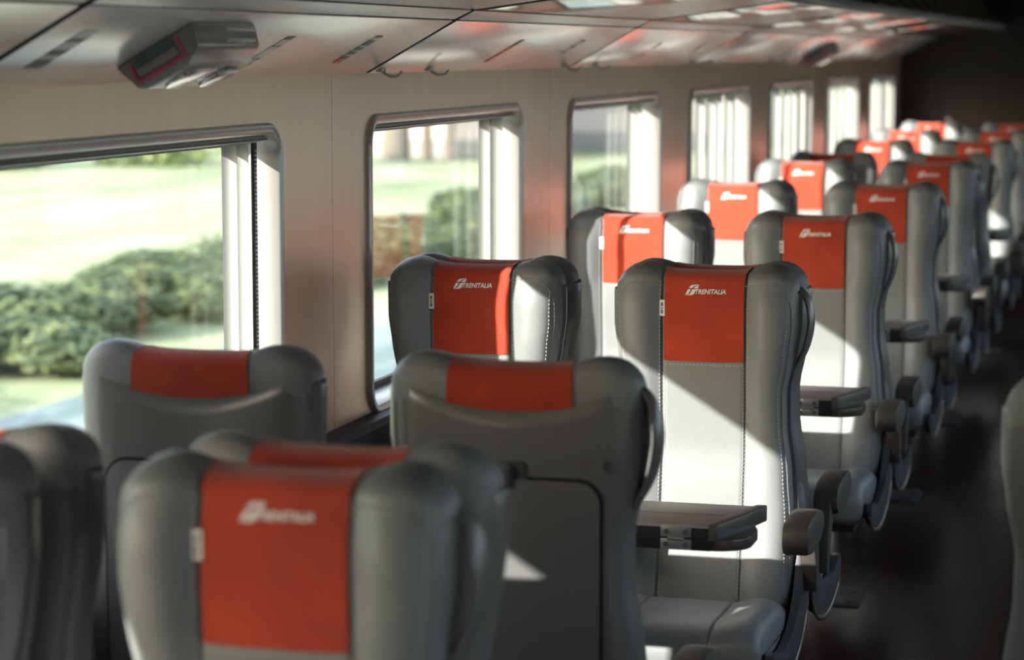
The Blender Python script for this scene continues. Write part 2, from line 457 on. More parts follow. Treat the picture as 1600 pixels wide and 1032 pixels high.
def tray_meshes():
    g = MB(); g.prism(rrect(-.176, .176, .665, 1.097, .045), -.012, .0115-.0015, 'y'); groove = g.mesh('tray_recess', M['rack_dark'])
    t = MB(); t.prism(rrect(-.171, .171, .670, 1.092, .041), -.010, .0145, 'y', bev=.0015); tray = t.mesh('tray_table', M['shell'])
    l = MB(); l.prism(rrect(-.035, .035, 1.085, 1.125, .012), .006, .0125, 'y', bev=.002); l.prism(rrect(-.009, .009, 1.075, 1.122, .008), .010, .026, 'y', bev=.003)
    latch = l.mesh('tray_latch', M['charcoal'])
    h = MB(); h.cyl((0, .004, 0), (0, .022, 0), .008); h.tube([(0, .022, 0), (0, .027, 0)], .012); hook = h.mesh('coat_hook', M['shell'])
    return groove, tray, latch, hook

MS = dict(backrest=backrest_mesh(), cover=cover_mesh(), logo=logo_mesh(), stitch0=stitch_mesh(0), stitch1=stitch_mesh(1), stitch2=stitch_mesh(-1), tag=tag_mesh(), shell=shell_mesh(), piping=piping_mesh(), cushion=cushion_mesh())
for s in (1, -1):
    MS['arm', s] = armrest_mesh(s); MS['side', s] = side_panel_mesh(s); MS['trim', s] = trim_mesh(s); MS['handle', s] = handle_mesh(s); MS['ped', s] = pedestal_mesh(s)
MS['inner_arm', 1] = armrest_mesh(1, .285); MS['inner_arm', -1] = armrest_mesh(-1, .285)
MS['groove'], MS['tray'], MS['latch'], MS['hook'] = tray_meshes()

def make_seat(x, y, away, aisle, handle, tray, label, group):
    r = bpy.data.objects.new('train_seat', None); C.objects.link(r)
    r.empty_display_size = .1
    r.location = (x, y, 0); r.rotation_euler = (0, 0, PI if away else 0)
    tag(r, label, 'seat', group)
    s = -1 if away else 1
    if x > -.7: s = -s
    link('piping', MS['piping'], link('backrest', MS['backrest'], r)); [link('stitching', MS['stitch%d' % q_], r) for q_ in range(3)]
    cv = link('headrest_cover', MS['cover'], r); tag(cv, 'red cloth headrest cover')
    tag(link('logo', MS['logo'], cv), 'white printed logo and lettering'); tag(link('care_tag', MS['tag'], cv), 'small white sewn tag')
    link('shell', MS['shell'], r); link('seat_cushion', MS['cushion'], r); link('pedestal', MS['ped', s], r)
    if aisle:
        link('armrest', MS['arm', s], r); link('armrest', MS['inner_arm', -s], r)
        sp = link('side_panel', MS['side', s], r); tag(link('edge_trim', MS['trim', s], sp), 'bronze edge trim')
        if handle: link('grab_handle', MS['handle', s], r)
    if tray:
        g = link('tray_table', MS['tray'], r); link('tray_recess', MS['groove'], g); link('tray_latch', MS['latch'], g)
        link('coat_hook', MS['hook'], r, (-.165*s*-1 if False else s*.17, 0, 1.125))
    return r

XA, XW = -1.136, -1.763
rows = [ # y of back plane, away, handle, tray, place text
    (3.046, 0, 1, 0, 'nearest row at the bottom left', 'N'),
    (3.135, 1, 0, 0, 'N back', 'NB'),
    (4.115, 1, 1, 1, 'row with tray backs', 'T'),
    (6.120, 0, 1, 0, 'A', 'A'), (6.147, 1, 0, 0, 'A', 'AB'),
    (8.100, 0, 1, 0, 'B', 'B'), (8.127, 1, 0, 0, 'B', 'BB'),
    (10.06, 0, 1, 0, 'C', 'C'), (10.087, 1, 0, 0, 'C', 'CB'),
    (12.06, 0, 1, 0, 'D', 'D'), (12.087, 1, 0, 0, 'D', 'DB'),
    (13.03, 1, 1, 1, 'E', 'E'),
    (15.00, 0, 1, 0, 'F', 'F'), (15.027, 1, 0, 0, 'F', 'FB'),
    (16.93, 0, 1, 0, 'G', 'G'), (16.957, 1, 0, 0, 'G', 'GB'),
    (18.85, 0, 1, 0, 'H', 'H')]
LAB = {
 'N': ('grey leather seat facing the camera at bottom left, nearest red headrest cover with blurred logo', 'cut off grey seat at the left frame edge beside the nearest seat, facing the camera'),
 'NB': ('grey seat back to back behind the nearest seat, its red cover folded over the top', 'seat back at the far left edge with a sliver of orange cover and sunlit shoulder'),
 'T': ('grey seat seen from behind with aisle grab handle, folded tray and red roll on top', 'grey seat seen from behind below the big left window, red roll on top'),
 'A': ('sharply focused grey seat facing the camera with full red logo cover by the dark aisle', 'sharply focused grey window seat with darker red logo cover and bright sunlit right wing'),
 'AB': ('seat facing away directly behind the sharply focused aisle seat', 'seat facing away directly behind the sharply focused window seat'),
 'B': ('second aisle seat back facing the camera, red logo cover, behind the sharp aisle seat', 'window seat with sunlit orange cover just behind the sharp window seat'),
 'BB': ('seat facing away right behind the second camera-facing aisle seat', 'seat facing away right behind the window seat with sunlit orange cover'),
 'C': ('third camera-facing aisle seat, blurred red logo cover and grey shoulder', 'third camera-facing window seat, blurred bright orange cover below the fourth window'),
 'CB': ('seat facing away behind the third camera-facing aisle seat', 'seat facing away behind the third camera-facing window seat'),
 'D': ('fourth camera-facing aisle seat with dark red cover near the end of the row', 'fourth camera-facing window seat, narrow orange cover with sunlit wing'),
 'DB': ('seat facing away behind the fourth camera-facing aisle seat', 'seat facing away behind the fourth camera-facing window seat'),
 'E': ('far aisle seat seen from behind, only its dark red top shows over the fourth seat', 'far window seat seen from behind, thin dark red strip below the fifth window'),
 'F': ('fifth camera-facing aisle seat, small blurred red cover near the right edge', 'fifth camera-facing window seat, small dark red cover under the last windows'),
 'FB': ('seat facing away behind the fifth camera-facing aisle seat', 'seat facing away behind the fifth camera-facing window seat'),
 'G': ('sixth camera-facing aisle seat, tiny blurred red cover at the right frame edge', 'sixth camera-facing window seat, tiny bright orange cover against the dark bulkhead'),
 'GB': ('seat facing away behind the sixth camera-facing aisle seat', 'seat facing away behind the sixth camera-facing window seat'),
 'H': ('last aisle seat facing the camera in front of the dark bulkhead', 'last window seat facing the camera in front of the dark bulkhead')}
for y, away, handle, tray, _, key in rows:
    grp = 'grey seats facing away from the camera' if away else 'grey seats facing the camera'
    make_seat(XA, y, away, True, handle, tray, LAB[key][0], grp)
    make_seat(XW, y, away, False, False, tray, LAB[key][1], grp)
make_seat(-.012, 4.115, 1, True, 0, 1, 'pale blurred seat back across the aisle cut off by the right frame edge', 'grey seats facing away from the camera')

# ------------------------------------------------------------------ folding tables
def table_meshes():
    xa, xw = -.872, -2.09
    low = MB()
    P = [(xw, -.130)]+[(xa-.10, -.130)]
    for i in range(1, 9):
        a = -PI/2+PI/2*i/8; P.append((xa-.085+.085*math.cos(a), -.060+.07*math.sin(a)))
    P += [(xa, .02), (xa-.012, .06), (xa-.05, .10), (xw, .10)]
    low.prism(P, .752, .779, 'z', bev=.004)
    leaf = MB()
    P2 = [(xw, -.135), (xa-.085, -.135), (xa-.045, -.02), (xa-.000, .125), (xw, .125)]
    leaf.prism(P2, .781, .812, 'z', bev=.006)
    rib = MB(); rib.box(xw, xa-.07, -.012, -.008, .8118, .8126)
    end = MB(); end.prism([(xa-.086, -.142), (xa-.066, -.136), (xa-.03, -.02), (xa+.004, .13), (xa-.022, .13), (xa-.068, -.02)], .776, .8145, 'z', bev=.004)
    hg = MB()
    for z0 in (.7545, .783):
        hg.box(xa-.195, xa-.125, -.139, -.128, z0, z0+.024, .0015)
        for hx in (xa-.182, xa-.138): hg.cyl((hx, -.139, z0+.012), (hx, -.1415, z0+.012), .006, 12, 1)
    hg.cyl((xa-.178, -.139, .7805), (xa-.142, -.139, .7805), .0055, 12)
    ol = MB(); ol.prism([(xw, -.51)]+[(-1.50+.04*math.sin(PI/2*i/5), -.51+.04*(1-math.cos(PI/2*i/5))) for i in range(6)]+[(-1.46, -.142), (xw, -.142)], .754, .780, 'z', bev=.004)  # unseen unfolded leaf, added to keep sun off the seat cushion
    arm = MB(); arm.prism([(-.08, .752), (.08, .752), (.05, .62), (.04, .30), (-.04, .30), (-.05, .62)], -2.085, -2.03, 'x', bev=.006)
    edge_ = MB(); edge_.box(xw, xa-.082, -.1365, -.1295, .7535, .8045, .001)
    return low.mesh('tabletop', M['table_low']), leaf.mesh('folded_leaf', M['table_top']), rib.mesh('joint_line', M['table_edge'], False), end.mesh('end_cap', M['taupe']), hg.mesh('hinge', [M['hinge'], M['charcoal']]), arm.mesh('wall_bracket', M['charcoal']), edge_.mesh('edge_strip', M['table_edge']), ol.mesh('shade_leaf', M['table_top'])
TM = table_meshes()
for ty, lb in ((5.275, 'folding table nearest the camera, grey leaf and steel hinge, before the sharp aisle seat'),
               (7.30, 'second folding table, end tip sunlit, between the sharp seat and the one behind'),
               (9.22, 'third folding table, blurred dark brown edge with rounded tip'),
               (11.22, 'fourth folding table, small blurred brown tip near the aisle'),
               (14.25, 'fifth folding table far down the row, barely visible dark tip')):
    t = bpy.data.objects.new('folding_table', None); C.objects.link(t); t.location = (0, ty, 0); t.empty_display_size = .1
    tag(t, lb, 'table', 'folding tables between facing seats')
    for n_, me in zip(('tabletop', 'folded_leaf', 'joint_line', 'end_cap', 'hinge', 'wall_bracket', 'edge_strip', 'shade_leaf'), TM): link(n_, me, t)

# ------------------------------------------------------------------ car shell
Y0, Y1 = -4.0, 19.6
XL, XR = -2.1, .95
def struct(name, me, parent=None): 
    o = link(name, me, parent)
    if not parent: o['kind'] = 'structure'
    return o
WR = [5.449+2.27*k for k in range(-3, 7)]      # far edges of the windows
WLEN, ZB, ZT, RAD = 1.56, .885, 1.668, .06
def wall_mesh(x, name, m_, z0):
    mb = MB(); seams = [w+.41 for w in WR]; lo = Y0
    cuts = [Y0]+[s_ for s_ in seams if Y0 < s_ < Y1]+[Y1]
    for a, b_ in zip(cuts, cuts[1:]):
        w = [w_ for w_ in WR if a < w_ < b_ and w_-WLEN > a]
        g = .0012
        bm = bmesh.new()
        outer = [(a+g, z0), (b_-g, z0), (b_-g, 2.4), (a+g, 2.4)]
        ov = [bm.verts.new((x, p[0], p[1])) for p in outer]
        es = [bm.edges.new((ov[i], ov[(i+1) % 4])) for i in range(4)]
        for w_ in w:
            iv = [bm.verts.new((x, p[0], p[1])) for p in rrect(w_-WLEN, w_, ZB, ZT, RAD)]
            es += [bm.edges.new((iv[i], iv[(i+1) % len(iv)])) for i in range(len(iv))]
        bmesh.ops.triangle_fill(bm, edges=es, use_beauty=True, use_dissolve=False)
        mb.frombm(bm)
        mb.box(x-(.010 if x < 0 else -.001), x-(.001 if x < 0 else -.010), b_-.012, b_+.012, z0, 2.4, 0, 1)
    return mb.mesh(name, [m_, M['seam_dark']], False)
struct('wall_left', wall_mesh(XL, 'wall_left', M['wall'], 0.0))
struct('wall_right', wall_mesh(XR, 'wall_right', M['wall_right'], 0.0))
mb = MB(); mb.box(XL-.05, XR+.05, Y0-.05, Y1+.05, -.06, 0); struct('floor', mb.mesh('floor', M['floor'], False))
mb = MB(); mb.box(XL-.05, XR+.05, Y0-.05, Y1+.05, 2.4, 2.45); struct('ceiling', mb.mesh('ceiling', M['ceil'], False))
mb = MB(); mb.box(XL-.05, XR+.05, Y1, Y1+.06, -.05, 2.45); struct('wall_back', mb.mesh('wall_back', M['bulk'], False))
mb = MB(); mb.box(XL-.05, XR+.05, Y0-.06, Y0, -.05, 2.45); struct('wall_front', mb.mesh('wall_front', M['ceil'], False))
mb = MB(); mb.prism([(XL, 0), (XL+.055, 0), (XL+.055, .845), (XL+.045, .862), (XL, .870)], Y0, Y1, 'y'); struct('trim_1', mb.mesh('trim_1', M['wall_low'], False))

def sweep_rr(yc0, yc1, z0, z1, rad, prof, x_sign=1, xbase=0):
    """prof: list of (outward offset, x)"""
    base = rrect(yc0, yc1, z0, z1, rad, 8); n = len(base); v = []; f = []
    cy = (yc0+yc1)/2; cz = (z0+z1)/2
    nrm = []
    for i, p in enumerate(base):
        a = Vector(base[i-1]); b_ = Vector(base[(i+1) % n]); t = (b_-a).normalized(); nrm.append((t.y, -t.x))
    for p, nn in zip(base, nrm):
        for o_, x in prof: v.append((xbase+x_sign*x, p[0]+nn[0]*o_, p[1]+nn[1]*o_))
    k = len(prof)
    for i in range(n):
        for j in range(k-1):
            a = i*k+j; b_ = ((i+1) % n)*k+j; f.append((a, b_, b_+1, a+1))
    return v, f
def window_meshes(sx):
    # local: y 0 at the far edge of the opening, x measured from the wall face outwards (sx = -1 left wall, +1 right wall)
    mb = MB()
    v, f = sweep_rr(-WLEN, 0, ZB, ZT, RAD, [(.026, .0005), (.026, -.008), (.021, -.013), (.008, -.013), (0, -.006), (-.006, .03), (-.012, .088), (-.024, .092), (-.024, .099)], sx)
    mb.add(v, f); fr_ = mb.mesh('window_frame', M['frame'])
    mb = MB(); v, f = sweep_rr(-WLEN, 0, ZB, ZT, RAD, [(-.0115, .080), (-.020, .076), (-.030, .082), (-.032, .092)], sx); mb.add(v, f); ga = mb.mesh('gasket', M['gasket'])
    mb = MB(); mb.prism([(p[0], p[1]) for p in rrect(-WLEN+.018, -.018, ZB+.018, ZT-.018, .045)], sx*.093, sx*.097, 'x'); gl_ = mb.mesh('window_pane', M['glass'], False)
    mb = MB()
    mb.prism([(sx*.016, 1.650), (sx*.045, 1.646), (sx*.062, 1.650), (sx*.062, 1.6665), (sx*.012, 1.6665), (sx*.009, 1.661), (sx*.013, 1.656), (sx*.009, 1.652)], -WLEN+.02, -.012, 'y', bev=.0012)
    bl = mb.mesh('blind_housing', M['blind'])
    return fr_, ga, gl_, bl
idx = 0
for sx, xw_ in ((-1, XL), (1, XR)):
    ms = window_meshes(sx)
    for w_ in WR:
        if w_ < Y0+WLEN or w_ > Y1: continue
        idx += 1
        root = bpy.data.objects.new('window_%d' % idx, None); C.objects.link(root); root.location = (xw_, w_, 0); root['kind'] = 'structure'; root.empty_display_size = .1
        for n_, me in zip(('window_frame', 'gasket', 'window_pane', 'blind_housing'), ms): link(n_, me, root)

# white fabric slats gathered at the far end of the left windows
def slat_mesh(w):
    pts = []; n = 8
    for i in range(n+1):
        t = i/n-.5; pts.append((t*w, .010-.05*t*t*(.6)+.012*t))
    P = pts+[(x+.0002, y+.0016) for x, y in pts[::-1]]
    mb = MB(); mb.prism(P, .895, 1.645, 'z'); me = mb.mesh('slat', M['curtain']); return me
SLN, SLW = slat_mesh(.034), slat_mesh(.037)
def blind(ys, me, label):
    r = bpy.data.objects.new('slat_blind', None); C.objects.link(r); r.location = (-2.15, ys[0], 0); r.empty_display_size = .05
    tag(r, label, 'window blind', 'white slatted blinds at the left windows')
    mb = MB(); mb.box(-.008, .008, -.02, ys[-1]-ys[0]+.02, 1.645, 1.652, .001); link('head_rail', mb.mesh('head_rail', M['blind']), r)
    for y in ys: link('slat', me, r, (0, y-ys[0], 0))
YS = [[5.269, 5.342, 5.463], [7.467, 7.622, 7.774], [9.691, 9.816, 10.009], [11.206, 11.489, 11.696, 11.967, 12.268], [13.517, 13.85, 14.148, 14.485], [15.844, 16.198, 16.568, 16.919], [18.062, 18.519, 19.045]]
cl = ['white fabric slats bunched at the far side of the big left window', 'three white slats at the right of the second window from the left',
      'white slats in the third window from the left', 'row of five white slats over most of the fourth window', 'white slats covering most of the fifth window',
      'white slats covering the sixth window', 'white slats filling the last small window before the bulkhead']
for k, (ys_, l_) in enumerate(zip(YS, cl)): blind(ys_, SLN if k < 3 else SLW, l_)
# beaded zip strip of the nearest curtain
mb = MB(); z = .91
while z < 1.625:
    mb.box(-2.128, -2.122, 5.372, 5.380, z, z+.0055, .001, 1); z += .0105
mb.box(-2.132, -2.126, 5.366, 5.392, .905, 1.646, .001, 0)
tag(link('blind_guide_rail', mb.mesh('blind_guide_rail', [M['gasket'], M['hinge']])), 'dark toothed guide strip standing upright beside the white slats of the big left window', 'rail')

# ------------------------------------------------------------------ luggage rack, one section per window
P1, P2, P3, P4 = (XL+.001, 1.806), (-1.847, 1.947), (-1.795, 1.974), (-1.285, 2.046)
def strip(mb, p, q, y0, y1, th=.008, mi=0, off=0.):
    d = Vector((q[0]-p[0], q[1]-p[1])).normalized(); n = Vector((-d.y, d.x))
    a = Vector(p)+n*off; b_ = Vector(q)+n*off
    mb.prism([(a.x, a.y), (b_.x, b_.y), (b_.x+n.x*th, b_.y+n.y*th), (a.x+n.x*th, a.y+n.y*th)], y0, y1, 'y', bev=.0015, mi=mi)
SL = 2.27
def rack_meshes():
    y0, y1 = .034, SL-.001
    u = MB(); strip(u, P1, P2, y0, y1)
    s_ = MB(); strip(s_, (P2[0]+.004, P2[1]+.004), P3, y0, y1)
    sh = MB(); strip(sh, (P3[0]+.012, P3[1]+.003), P4, y0+.056, y1, .01)
    jt = MB(); strip(jt, P1, P3, .001, .034, .01, off=.002); strip(jt, P3, P4, .001, .09, .012, off=.001); strip(jt, P3, (P3[0]+.014, P3[1]+.003), .001, SL-.001, .008, off=.003)
    lip = MB(); lip.prism([(P4[0]-.004, P4[1]-.012), (P4[0]+.018, P4[1]-.012), (P4[0]+.028, P4[1]+.004), (P4[0]+.022, P4[1]+.028), (P4[0]-.004, P4[1]+.03)], .001, SL-.001, 'y', bev=.004)
    cv = MB(); path = smooth_path([(P4[0], 0, P4[1]+.03), (-1.33, 0, 2.10), (-1.42, 0, 2.20), (-1.46, 0, 2.30), (-1.45, 0, 2.398)], 4)
    pts = [(p.x, p.z) for p in path]; cv.prism(pts+[(p[0]-.012, p[1]+.002) for p in pts[::-1]], .004, SL-.004, 'y')
    rb = MB()
    rb.tube([(p.x+.006, 0, p.z) for p in path], .012, .016, seg=8, ref=(0, 1, 0))
    return [('underside_panel', u.mesh('underside_panel', M['rack'])), ('strip', s_.mesh('strip', M['rack_strip'])), ('shelf', sh.mesh('shelf', M['rack_shelf'])),
            ('joint', jt.mesh('joint', M['rack_dark'])), ('lip', lip.mesh('lip', M['rack_strip'])), ('cove', cv.mesh('cove', M['cove'])), ('rib', rb.mesh('rib', M['cove']))]
RM = rack_meshes()
RY = [6.12+2.27*k for k in range(-4, 6)]
rl = ['rack section behind the camera over the windows', 'rack section over the nearest seats, above and behind the left frame edge', 'pale rack section above the left frame edge corner',
      'pale glossy rack section over the big left window carrying the hanging unit', 'pale rack section after the wide black joint, red sticker on it', 'third visible rack section with blurred pale stickers',
      'fourth visible rack section over the fourth window', 'fifth visible rack section behind the small dark hanging unit', 'sixth visible rack section, dark and blurred', 'last rack section running into the dark bulkhead']
RK = []
for y, l_ in zip(RY, rl):
    r = bpy.data.objects.new('luggage_rack', None); C.objects.link(r); r.location = (0, y, 0); r.empty_display_size = .1
    tag(r, l_, 'luggage rack', 'luggage rack sections over the windows')
    for n_, me in RM:
        for yy in ((.3, 1.05, 1.8) if n_ == 'rib' else (0,)): link(n_, me, r, (0, yy, 0))
    RK.append(r)
def rack_at(y): return [r_ for r_, yy in zip(RK, RY) if yy <= y][-1]

# frame on the slanting panel: u up the slope, n away from it (down, towards the aisle)
def slope(x): return Vector((x, 0, P1[1]+(x-P1[0])*(P2[1]-P1[1])/(P2[0]-P1[0])))
U_ = Vector((P2[0]-P1[0], 0, P2[1]-P1[1])).normalized(); N_ = Vector((U_.z, 0, -U_.x))
def panel_mtx(x, y):
    p = slope(x); m_ = Matrix.Identity(4)
    for i in range(3): m_[i][0] = U_[i]; m_[i][1] = (0, 1, 0)[i]; m_[i][2] = N_[i]; m_[i][3] = (p.x, y, p.z)[i]
    return m_
# coat hooks under the panel edge
mb = MB(); P = smooth_path([(-.004, 0, .010), (0.012, 0, -.002), (.028, 0, -.008), (.046, 0, -.006), (.058, 0, .006)], 5)
mb.tube(P, [.0045]*len(P), [.011-.006*i/len(P) for i in range(len(P))], seg=8, ref=(0, 1, 0)); mb.box(-.012, .006, -.018, .018, .004, .022, .003)
HK = mb.mesh('coat_hook', M['frame'])
for k, y in enumerate((6.20, 6.64, 8.26, 8.72, 10.62, 11.05, 12.9, 13.3)):
    p = slope(-2.075); rk = rack_at(y); link('coat_hook', HK, rk, (p.x, y-rk.location.y, p.z-.014))
# stickers
def sticker(x0, x1, y, w, cells, label):
    rk = rack_at(y); mb = MB(); L = (x1-x0)/U_.x; mt = panel_mtx(x0, y-rk.location.y)
    t = 0
    for fr_, mi in cells:
        if mi >= 0: mb.box(t*L, (t+fr_)*L, -w/2, w/2, .0004, .0012, 0, mi, mt)
        t += fr_
    tag(link('sticker', mb.mesh('sticker', [M['sticker'], M['sticker_light'], M['sticker_red']], False), rk), label)
sticker(-2.045, -1.92, 4.05, .07, [(.25, 0), (.1, 1), (.15, 0), (.2, 1), (.1, 0), (.2, 1)], 'blurred sticker with dark and white blocks at the far left of the rack')
sticker(-2.045, -1.93, 5.12, .05, [(.08, 0), (.12, 1), (.05, 0), (.4, 1), (.05, 0), (.2, 1), (.1, 0)], 'pale outlined sticker right of the hanging unit')
sticker(-2.043, -1.922, 5.73, .05, [(.16, 2), (.12, 0), (.04, 1), (.12, 0), (.04, 1), (.12, 0), (.05, 1), (.2, 0), (.1, 1), (.05, 0)], 'dark seat number strip with red end just left of the black rack joint')
sticker(-2.05, -1.92, 7.14, .045, [(.08, 0), (.55, 2), (.3, 0)], 'red sticker on the rack panel right of the black joint')
sticker(-2.004, -1.925, 7.93, .05, [(.12, 0), (.33, 1), (.12, 0), (.33, 1), (.1, 0)], 'white and dark sticker near the second rack joint')
sticker(-2.033, -1.94, 9.28, .05, [(.3, 2), (.3, -1), (.4, 1)], 'blurred red and white sticker on the third rack section')
sticker(-2.0, -1.93, 10.2, .05, [(.4, 1), (.2, 0), (.4, 1)], 'blurred white sticker near the third rack joint')
# hanging units
def unit_meshes():
    bd = MB(); bd.prism([(-.01, -.001), (.015, .060), (.035, .072), (.135, .072), (.175, .05), (.19, -.001)], -.17, .17, 'y', bev=.012)
    # prism 'y' puts (u, z) with y extent; in panel frame z = depth from the panel
    ol = MB()
    for a, b_, c, d in ((.022, .030, .010, .052), (.022, .145, .047, .055), (.137, .145, .010, .052)): ol.box(a, b_, -.175, -.169, c, d, .002)
    wn = MB(); wn.box(.034, .133, -.176, -.169, .026, .044, .003); wn.box(.034, .133, -.173, -.169, .006, .024, .002, 1)
    ln = MB(); ln.prism(rrect(.045, .13, -.13, .01, .03), .069, .078, 'z', bev=.003); ln.prism(rrect(.05, .125, .035, .13, .025), .069, .080, 'z', bev=.003)  # chrome plates for the bright reflecting underside, no lamp behind them
    lines = MB(); lines.box(.180, .190, -.02, .14, .016, .022, .002); lines.box(.172, .182, -.02, .14, .036, .042, .002)
    return [('housing', bd.mesh('housing', M['unit'])), ('pink_outline', ol.mesh('pink_outline', M['pink'])), ('display', wn.mesh('display', [M['unit'], M['teal']])), ('mirror_plate', ln.mesh('mirror_plate', M['chrome'])), ('side_rib', lines.mesh('side_rib', M['chrome']))]
UM = unit_meshes()
for x, y, lb in ((-2.045, 4.60, 'grey unit with pink outlined display hanging under the rack at upper left'), (-2.07, 14.1, 'small dark blurred unit hanging under the rack far down the car')):
    r = bpy.data.objects.new('hanging_unit', None); C.objects.link(r); r.matrix_world = panel_mtx(x, y); r.empty_display_size = .1
    tag(r, lb, 'display unit', 'units hanging under the rack')
    for n_, me in UM: link(n_, me, r)

# floor mounting plates under the seats
mb = MB(); mb.prism(rrect(-.085, .085, -.13, .13, .02), 0.0, .006, 'z', bev=.002); mb.prism(rrect(-.055, -.035, -.09, .05, .008), .006, .011, 'z', bev=.002, mi=1); mb.prism(rrect(.035, .055, -.09, .05, .008), .006, .011, 'z', bev=.002, mi=1)
mb.cyl((-.045, .085, .005), (-.045, .085, .011), .012, mi=1); mb.cyl((.045, .085, .005), (.045, .085, .011), .012, mi=1)
PL = mb.mesh('floor_plate', [M['charcoal'], M['taupe']])
for y, lb in ((7.977, 'slotted metal plate on the dark floor, nearest one by the aisle'), (9.925, 'slotted floor plate, second from the nearest'), (11.989, 'slotted floor plate, third from the nearest'), (14.9, 'slotted floor plate farthest down the aisle')):
    tag(link('floor_plate', PL, None, (-1.033, y, 0)), lb, 'floor plate', 'slotted plates on the floor under the seats')

# ------------------------------------------------------------------ outside
mb = MB(); n = 40; vs = []
for i in range(n+1):
    for j in range(n+1):
        x = -9-(i/n)**1.6*190; y = -60+j/n*260
        vs.append((x, y, -1.1+.18*math.sin(x*.21+1)*math.sin(y*.13)*min(1, (abs(x)-9)/8)))
mb.add(vs, grid_faces(n+1, n+1)); o = link('meadow', mb.mesh('meadow', M['meadow'])); tag(o, 'sunlit pale green meadow outside the windows', 'grass', kind='structure')
mb = MB(); mb.box(-9, -2.6, -60, 200, -1.3, -1.1); o = link('trackside_verge', mb.mesh('trackside_verge', M['verge'], False)); tag(o, 'streaky green and yellow verge beside the track', 'verge', kind='structure')
mb = MB(); mb.box(1.5, 60, -60, 200, -1.3, -1.1); o = link('far_side_verge', mb.mesh('far_side_verge', M['verge'], False)); tag(o, 'green ground on the far side of the train', 'verge', kind='structure')

def bush_mesh(seed, nl, mat_, sx=1.4, sz=1.):
    rnd = random.Random(seed); mb = MB()
    blobs = [(rnd.uniform(-sx, sx)*.7, rnd.uniform(-sx, sx)*.5, rnd.uniform(.25, .8)*sz, rnd.uniform(.45, .8)) for _ in range(9)]
    for _ in range(nl):
        b_ = rnd.choice(blobs); d = Vector((rnd.gauss(0, 1), rnd.gauss(0, 1), rnd.gauss(0, 1))).normalized()
        rr = b_[3]*rnd.uniform(.72, 1.03); p = Vector((b_[0]+d.x*rr, max(-1.18, min(1.18, b_[1]+d.y*rr)), max(.02, b_[2]+d.z*rr*.8*sz)))
        n_ = (d+Vector((rnd.uniform(-.6, .6), rnd.uniform(-.6, .6), rnd.uniform(-.2, .8)))).normalized(); t = n_.orthogonal().normalized(); q = n_.cross(t); s_ = rnd.uniform(.035, .075)
        a = rnd.uniform(0, 6.28); t2 = t*math.cos(a)+q*math.sin(a); q2 = n_.cross(t2)
        mb.add([p-t2*s_*1.5, p+q2*s_*.7, p+t2*s_*1.5, p-q2*s_*.7+n_*s_*.2], [(0, 1, 2, 3)])
    return mb.mesh('foliage', mat_, False)
def stem_mesh(seed):
    rnd = random.Random(seed); mb = MB()
    for _ in range(7):
        a = rnd.uniform(0, 6.28); mb.tube([(0, 0, -.1), (math.cos(a)*.25, math.sin(a)*.3, .35), (math.cos(a)*.6, math.sin(a)*.8, .8)], [.03, .02, .008], seg=6)
    return mb.mesh('stems', M['bark'])
BM = [bush_mesh(i, 6500, M['leaf']) for i in (1, 2, 3)]; SM = stem_mesh(5)
spots = [(-10.3, 16.9, 1.0), (-10.6, 19.6, 1.0), (-11.2, 22.35, 1.0), (-10.4, 25.0, 1.05), (-11.0, 27.8, 1.15), (-10.3, 30.4, .9), (-10.3, 32.8, .95), (-10.2, 35.4, 1.05), (-10.6, 38.3, 1.15), (-11, 41.0, .9), (-10.3, 43.6, .95), (-10.4, 46.5, .95), (-10.6, 50, .9)]
BL = ['at the far left below the glare', 'left in the big window, mostly in shade', 'in the middle of the big window', 'right of middle in the big window', 'tallest one, at the right side of the big window', 'hidden behind the first wall pillar',
      'left end of the second window', 'low in the middle of the second window', 'tallest in the second window near its slats', 'behind the second wall pillar', 'low at the left of the third window', 'low at the middle of the third window', 'by the slats of the third window']
for k, ((x, y, s_), l_) in enumerate(zip(spots, BL)):
    r = bpy.data.objects.new('bush', None); C.objects.link(r); r.location = (x, y, -1.1); r.scale = (s_, s_, s_*.47); r.rotation_euler = (0, 0, 0); r.empty_display_size = .3
    tag(r, 'leafy green bush outside, '+l_, 'bush', 'bushes between the track and the meadow')
    link('foliage', BM[k % 3], r); link('stems', SM, r)
BP = [bush_mesh(11, 3500, M['leaf_pale'], 1.2, 1.1)]
for k, (x, y, s_) in enumerate(((-27.5, 52, 1.2), (-24.3, 54.5, 1.2), (-21.5, 57.5, 1.1), (-31, 49, 1.25), (-34.5, 46, 1.25))):
    r = bpy.data.objects.new('bush', None); C.objects.link(r); r.location = (x, y, -1.1); r.scale = (s_,)*3; r.rotation_euler = (0, 0, 0); r.empty_display_size = .3
    tag(r, 'far hedge bush at the top of the big window, '+['middle one', 'second from the right', 'rightmost', 'second from the left', 'leftmost'][k], 'bush', 'far hedge beyond the meadow')
    link('foliage', BP[0], r); link('stems', SM, r)
